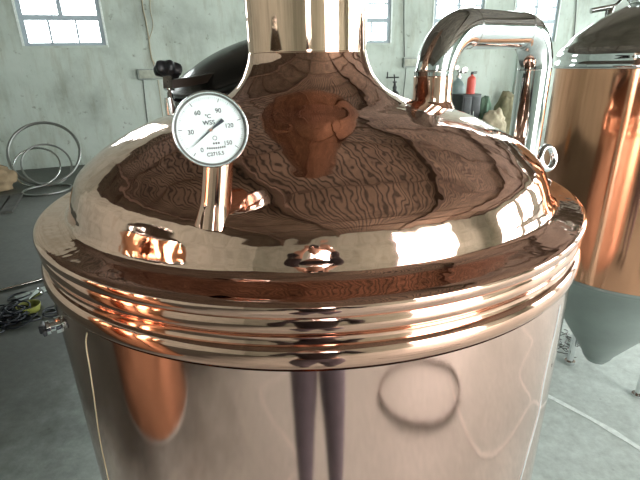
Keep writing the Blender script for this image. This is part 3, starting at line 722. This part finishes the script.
# sacks heaped against the wall
def at_wall(px, off): q_ = wl(px, 120, off); return Vector((q_.x, q_.y, 0))
sk = [(483, .50, (.17, .15, .58), M_green, 'green cloth sack leaning beside the black cabinet'), (494, 1.10, (.28, .20, .42), M_sack, 'cream sack, largest of the sacks heaped by the back wall'),
      (505, .42, (.26, .18, .62), M_olive, 'olive brown sack at the right end of the heap by the back wall')]
for i, (px, of, sz, mt, lb) in enumerate(sk):
    q_ = at_wall(px, of); tag(blob('sack', sz, mt, seed=10+i, loc=q_), lb, 'sack', 'sacks by the back wall')
# pale post standing by the wall next to the pipe
q_ = wl(513, 120, .15); b = NB(); box(b, (-.09, -.06, 0), (.09, .06, 2.1)); o = obj('wooden_post', bevelled(b, .01), plain('pale_post', (.50, .58, .54), .7, var=.1), loc=(q_.x, q_.y, 0)); o.rotation_euler = (0, 0, RZ); tag(o, 'pale upright post by the back wall just left of the pipe', 'post')

# ------------------------------------------------------------------ the photographer (mirrored in the copper)
def skin(name, chains, mat, parent, sub=2):
    """chains: lists of (x,y,z,r); the first vertex of each chain is its root; equal points are shared"""
    verts, rad, edges, idx, roots = [], [], [], {}, []
    for ci, ch in enumerate(chains):
        prev = None
        for x, y, z, r in ch:
            k = (round(x, 4), round(y, 4), round(z, 4))
            if k not in idx: idx[k] = len(verts); verts.append((x, y, z)); rad.append(r)
            if prev is None: roots.append(idx[k])
            if prev is not None and prev != idx[k]: edges.append((prev, idx[k]))
            prev = idx[k]
    me = bpy.data.meshes.new(name); me.from_pydata(verts, edges, []); me.materials.append(mat)
    o = bpy.data.objects.new(name, me); col.objects.link(o); o.parent = parent
    md = o.modifiers.new('Skin', 'SKIN'); md.use_smooth_shade = True
    par = list(range(len(verts)))
    def f(a):
        while par[a] != a: a = par[a]
        return a
    for a, c in edges: par[f(a)] = f(c)
    seen = set()
    for i, sv in enumerate(me.skin_vertices[0].data):
        rr_ = rad[i]; sv.radius = rr_ if isinstance(rr_, tuple) else (rr_, rr_); sv.use_root = False
    for r_ in roots:
        if f(r_) not in seen: seen.add(f(r_)); me.skin_vertices[0].data[r_].use_root = True
    ms = o.modifiers.new('Subsurf', 'SUBSURF'); ms.levels = sub; ms.render_levels = sub
    return o
ph = empty('person', 'photographer in dark jacket and blue-grey trousers holding a camera, mirrored in the copper kettle wall', 'person', (.01, -.17, 0))
# local coordinates, facing +y
HP = (0, 0, .93, .105)
def leg_ch(s): return [(0, 0, .93, .105), (s*.085, 0, .84, .095), (s*.090, .01, .68, .087), (s*.102, .015, .49, .064), (s*.108, .0, .30, .054), (s*.110, -.02, .10, .036), (s*.110, -.02, .07, .034)]
def arm_ch(s): return [(0, -.03, 1.37, .09), (s*.16, -.03, 1.40, .055), (s*.24, .0, 1.27, .042), (s*.235, .02, 1.20, .038), (s*.17, .09, 1.38, .030), (s*.115, .115, 1.53, .025), (s*.085, .118, 1.575, .026)]
torso = [(0, 0, .93, .105), (0, -.01, 1.08, .10), (0, -.02, 1.22, .115), (0, -.03, 1.37, .09), (0, -.03, 1.47, .052), (0, -.035, 1.53, .05)]
hands = []
for s in (-1, 1):
    px, py, pz = s*.085, .118, 1.575
    hands.append([(px, py, pz, .026), (s*.075, .12, 1.61, .024), (s*.072, .122, 1.64, .020)])
    for k, (dz, ln) in enumerate(((.00, .050), (.018, .056), (.036, .052), (.052, .042))):
        z = 1.622 + dz
        hands.append([(s*.076, .128, z, .0085), (s*.080, .148, z+.002, .0085), (s*.068, .166, z+.003, .008), (s*(.068-ln*.45), .172, z+.004, .007)])
    hands.append([(s*.074, .112, 1.608, .010), (s*.060, .100, 1.615, .010), (s*.040, .100, 1.62, .009), (s*.028, .103, 1.628, .008)])
body = skin('body', [torso, leg_ch(-1), leg_ch(1), arm_ch(-1), arm_ch(1)] + hands, M_skin, ph)
def grow(ch, k): return [(x, y, z, r+k) for x, y, z, r in ch]
skin('trousers', [grow([(0, 0, 1.02, .105)] + [(0, 0, .93, .110)], .008)] + [grow(leg_ch(s), .010)[1:] if 0 else [(0, 0, .93, .118)] + grow(leg_ch(s)[1:], .010) for s in (-1, 1)], M_jeans, ph)
skin('jacket', [[(0, 0, .90, .128), (0, -.01, 1.08, .118), (0, -.02, 1.22, .132), (0, -.03, 1.37, .105), (0, -.03, 1.455, .065)]] + [[(0, -.03, 1.37, .105)] + grow(arm_ch(s)[1:6], .012) for s in (-1, 1)], M_jacket, ph)
# head with face, as a displaced sphere
hb = NB(); bmesh.ops.create_uvsphere(hb, u_segments=48, v_segments=36, radius=1)
hc = Vector((0, -.025, 1.645))
for v in hb.verts:
    x, y, z = v.co
    sx = .074*(1 - .20*max(0, -z)**1.5); sy = .094; sz = .118
    q_ = Vector((x*sx, y*sy, z*sz))
    if y > 0:
        q_.y -= .010*max(0, 1-abs(z+.05)*1.2)*y
        nose = math.exp(-(x/.20)**2)*math.exp(-((z+.12)/.20)**2); q_.y += .022*nose
        for ex_ in (-.42, .42): q_.y -= .008*math.exp(-((x-ex_)/.20)**2 - ((z-.08)/.12)**2)
        q_.y += .006*math.exp(-(x/.32)**2 - ((z+.48)/.07)**2) - .004*math.exp(-(x/.35)**2 - ((z+.55)/.02)**2)
        q_.y += .008*math.exp(-(x/.3)**2 - ((z+.85)/.12)**2)
    v.co = q_ + hc
for s in (-1, 1):
    bmesh.ops.create_uvsphere(hb, u_segments=16, v_segments=12, radius=1, matrix=Matrix.Translation(hc + Vector((s*.076, -.005, -.005))) @ Matrix.Rotation(s*.3, 4, 'Z') @ Matrix.Diagonal((.010, .020, .032, 1)))
head = obj('head', hb, M_skin, ph, angle=180)
for s in (-1, 1):
    b = NB(); bmesh.ops.create_uvsphere(b, u_segments=16, v_segments=12, radius=.011, matrix=Matrix.Translation(hc + Vector((s*.030, .072, .009)))); obj('eye', b, M_ink, head, angle=180)
b = NB(); bmesh.ops.create_uvsphere(b, u_segments=40, v_segments=30, radius=1)
bmesh.ops.delete(b, geom=[v for v in b.verts if v.co.z < (.42 if v.co.y > .1 else -.25 + .5*max(0, v.co.y+.3))], context='VERTS')
for v in b.verts: v.co = Vector((v.co.x*.081, v.co.y*.101, v.co.z*.126))*(1+.02*noise.noise(v.co*9)) + hc + Vector((0, -.004, .003))
obj('hair', b, M_hair, ph, angle=180)
for s in (-1, 1):
    b = NB(); bmesh.ops.create_uvsphere(b, u_segments=24, v_segments=16, radius=1)
    for v in b.verts:
        x, y, z = v.co; w_ = .043*(1 - .12*abs(y)); v.co = Vector((x*w_, y*.135, max(z, -.45)*.052*(1 - .35*max(0, y)))) + Vector((s*.112, .045, .025))
    obj('shoe', b, M_shoe, ph, angle=60)
# compact camera held at the face; its lens tip ends just behind the viewpoint
cm = empty('compact_camera', 'small dark compact camera held in both hands of the photographer', 'camera', (0, -.035, H)); cm.rotation_euler = (-PITCH, 0, 0)
b = NB(); box(b, (-.052, -.012, -.032), (.052, .012, .032)); obj('camera_body', bevelled(b, .005), M_black, cm)
obj('lens', lathe([(.024, .010), (.024, .016), (.020, .017), (.020, .021), (.014, .022), (0, .019)], 40, frame_to((0, 1, 0), (0, 0, 0))), M_steel, cm)

# ------------------------------------------------------------------ light: overcast daylight through windows and the open door
w = bpy.data.worlds.new('sky'); scene.world = w; w.use_nodes = True; nt = w.node_tree
bg = nt.nodes['Background']; bg.inputs['Color'].default_value = (1.0, .99, .97, 1); bg.inputs['Strength'].default_value = 5.0
for i, (p, d, sx, sy) in enumerate(portals):
    li = bpy.data.lights.new('sky_portal', 'AREA'); li.shape = 'RECTANGLE'; li.size = sx; li.size_y = sy
    lo = bpy.data.objects.new('sky_portal', li); col.objects.link(lo)
    z = -Vector(d); x = z.cross(Vector((0, 0, 1))).normalized()*-1; y = z.cross(x)
    M = Matrix((x, y, z)).transposed().to_4x4(); M.translation = p; lo.matrix_world = M
    li.cycles.is_portal = True

# ------------------------------------------------------------------ camera
cd = bpy.data.cameras.new('view'); co = bpy.data.objects.new('view', cd); col.objects.link(co)
cd.sensor_width = 36; cd.sensor_fit = 'HORIZONTAL'; cd.lens = F/640*36; cd.clip_start = .02; cd.clip_end = 200
# image right / up vectors in the world, from the same maths as ray()
r0 = ray(320, 240); rx = (ray(321, 240)-r0).normalized(); ru = (ray(320, 239)-r0).normalized(); rz = -r0.normalized()
M = Matrix((rx, ru, rz)).transposed().to_4x4(); M.translation = (0, 0, H); co.matrix_world = M
scene.camera = co
vs = scene.view_settings; vs.view_transform = 'Standard'; vs.look = 'None'; vs.gamma = 1; vs.use_curve_mapping = False; vs.exposure = 2.0
scene.cycles.max_bounces = 10; scene.cycles.diffuse_bounces = 5; scene.cycles.glossy_bounces = 6; scene.cycles.transparent_max_bounces = 12
scene.cycles.caustics_reflective = False; scene.cycles.caustics_refractive = False
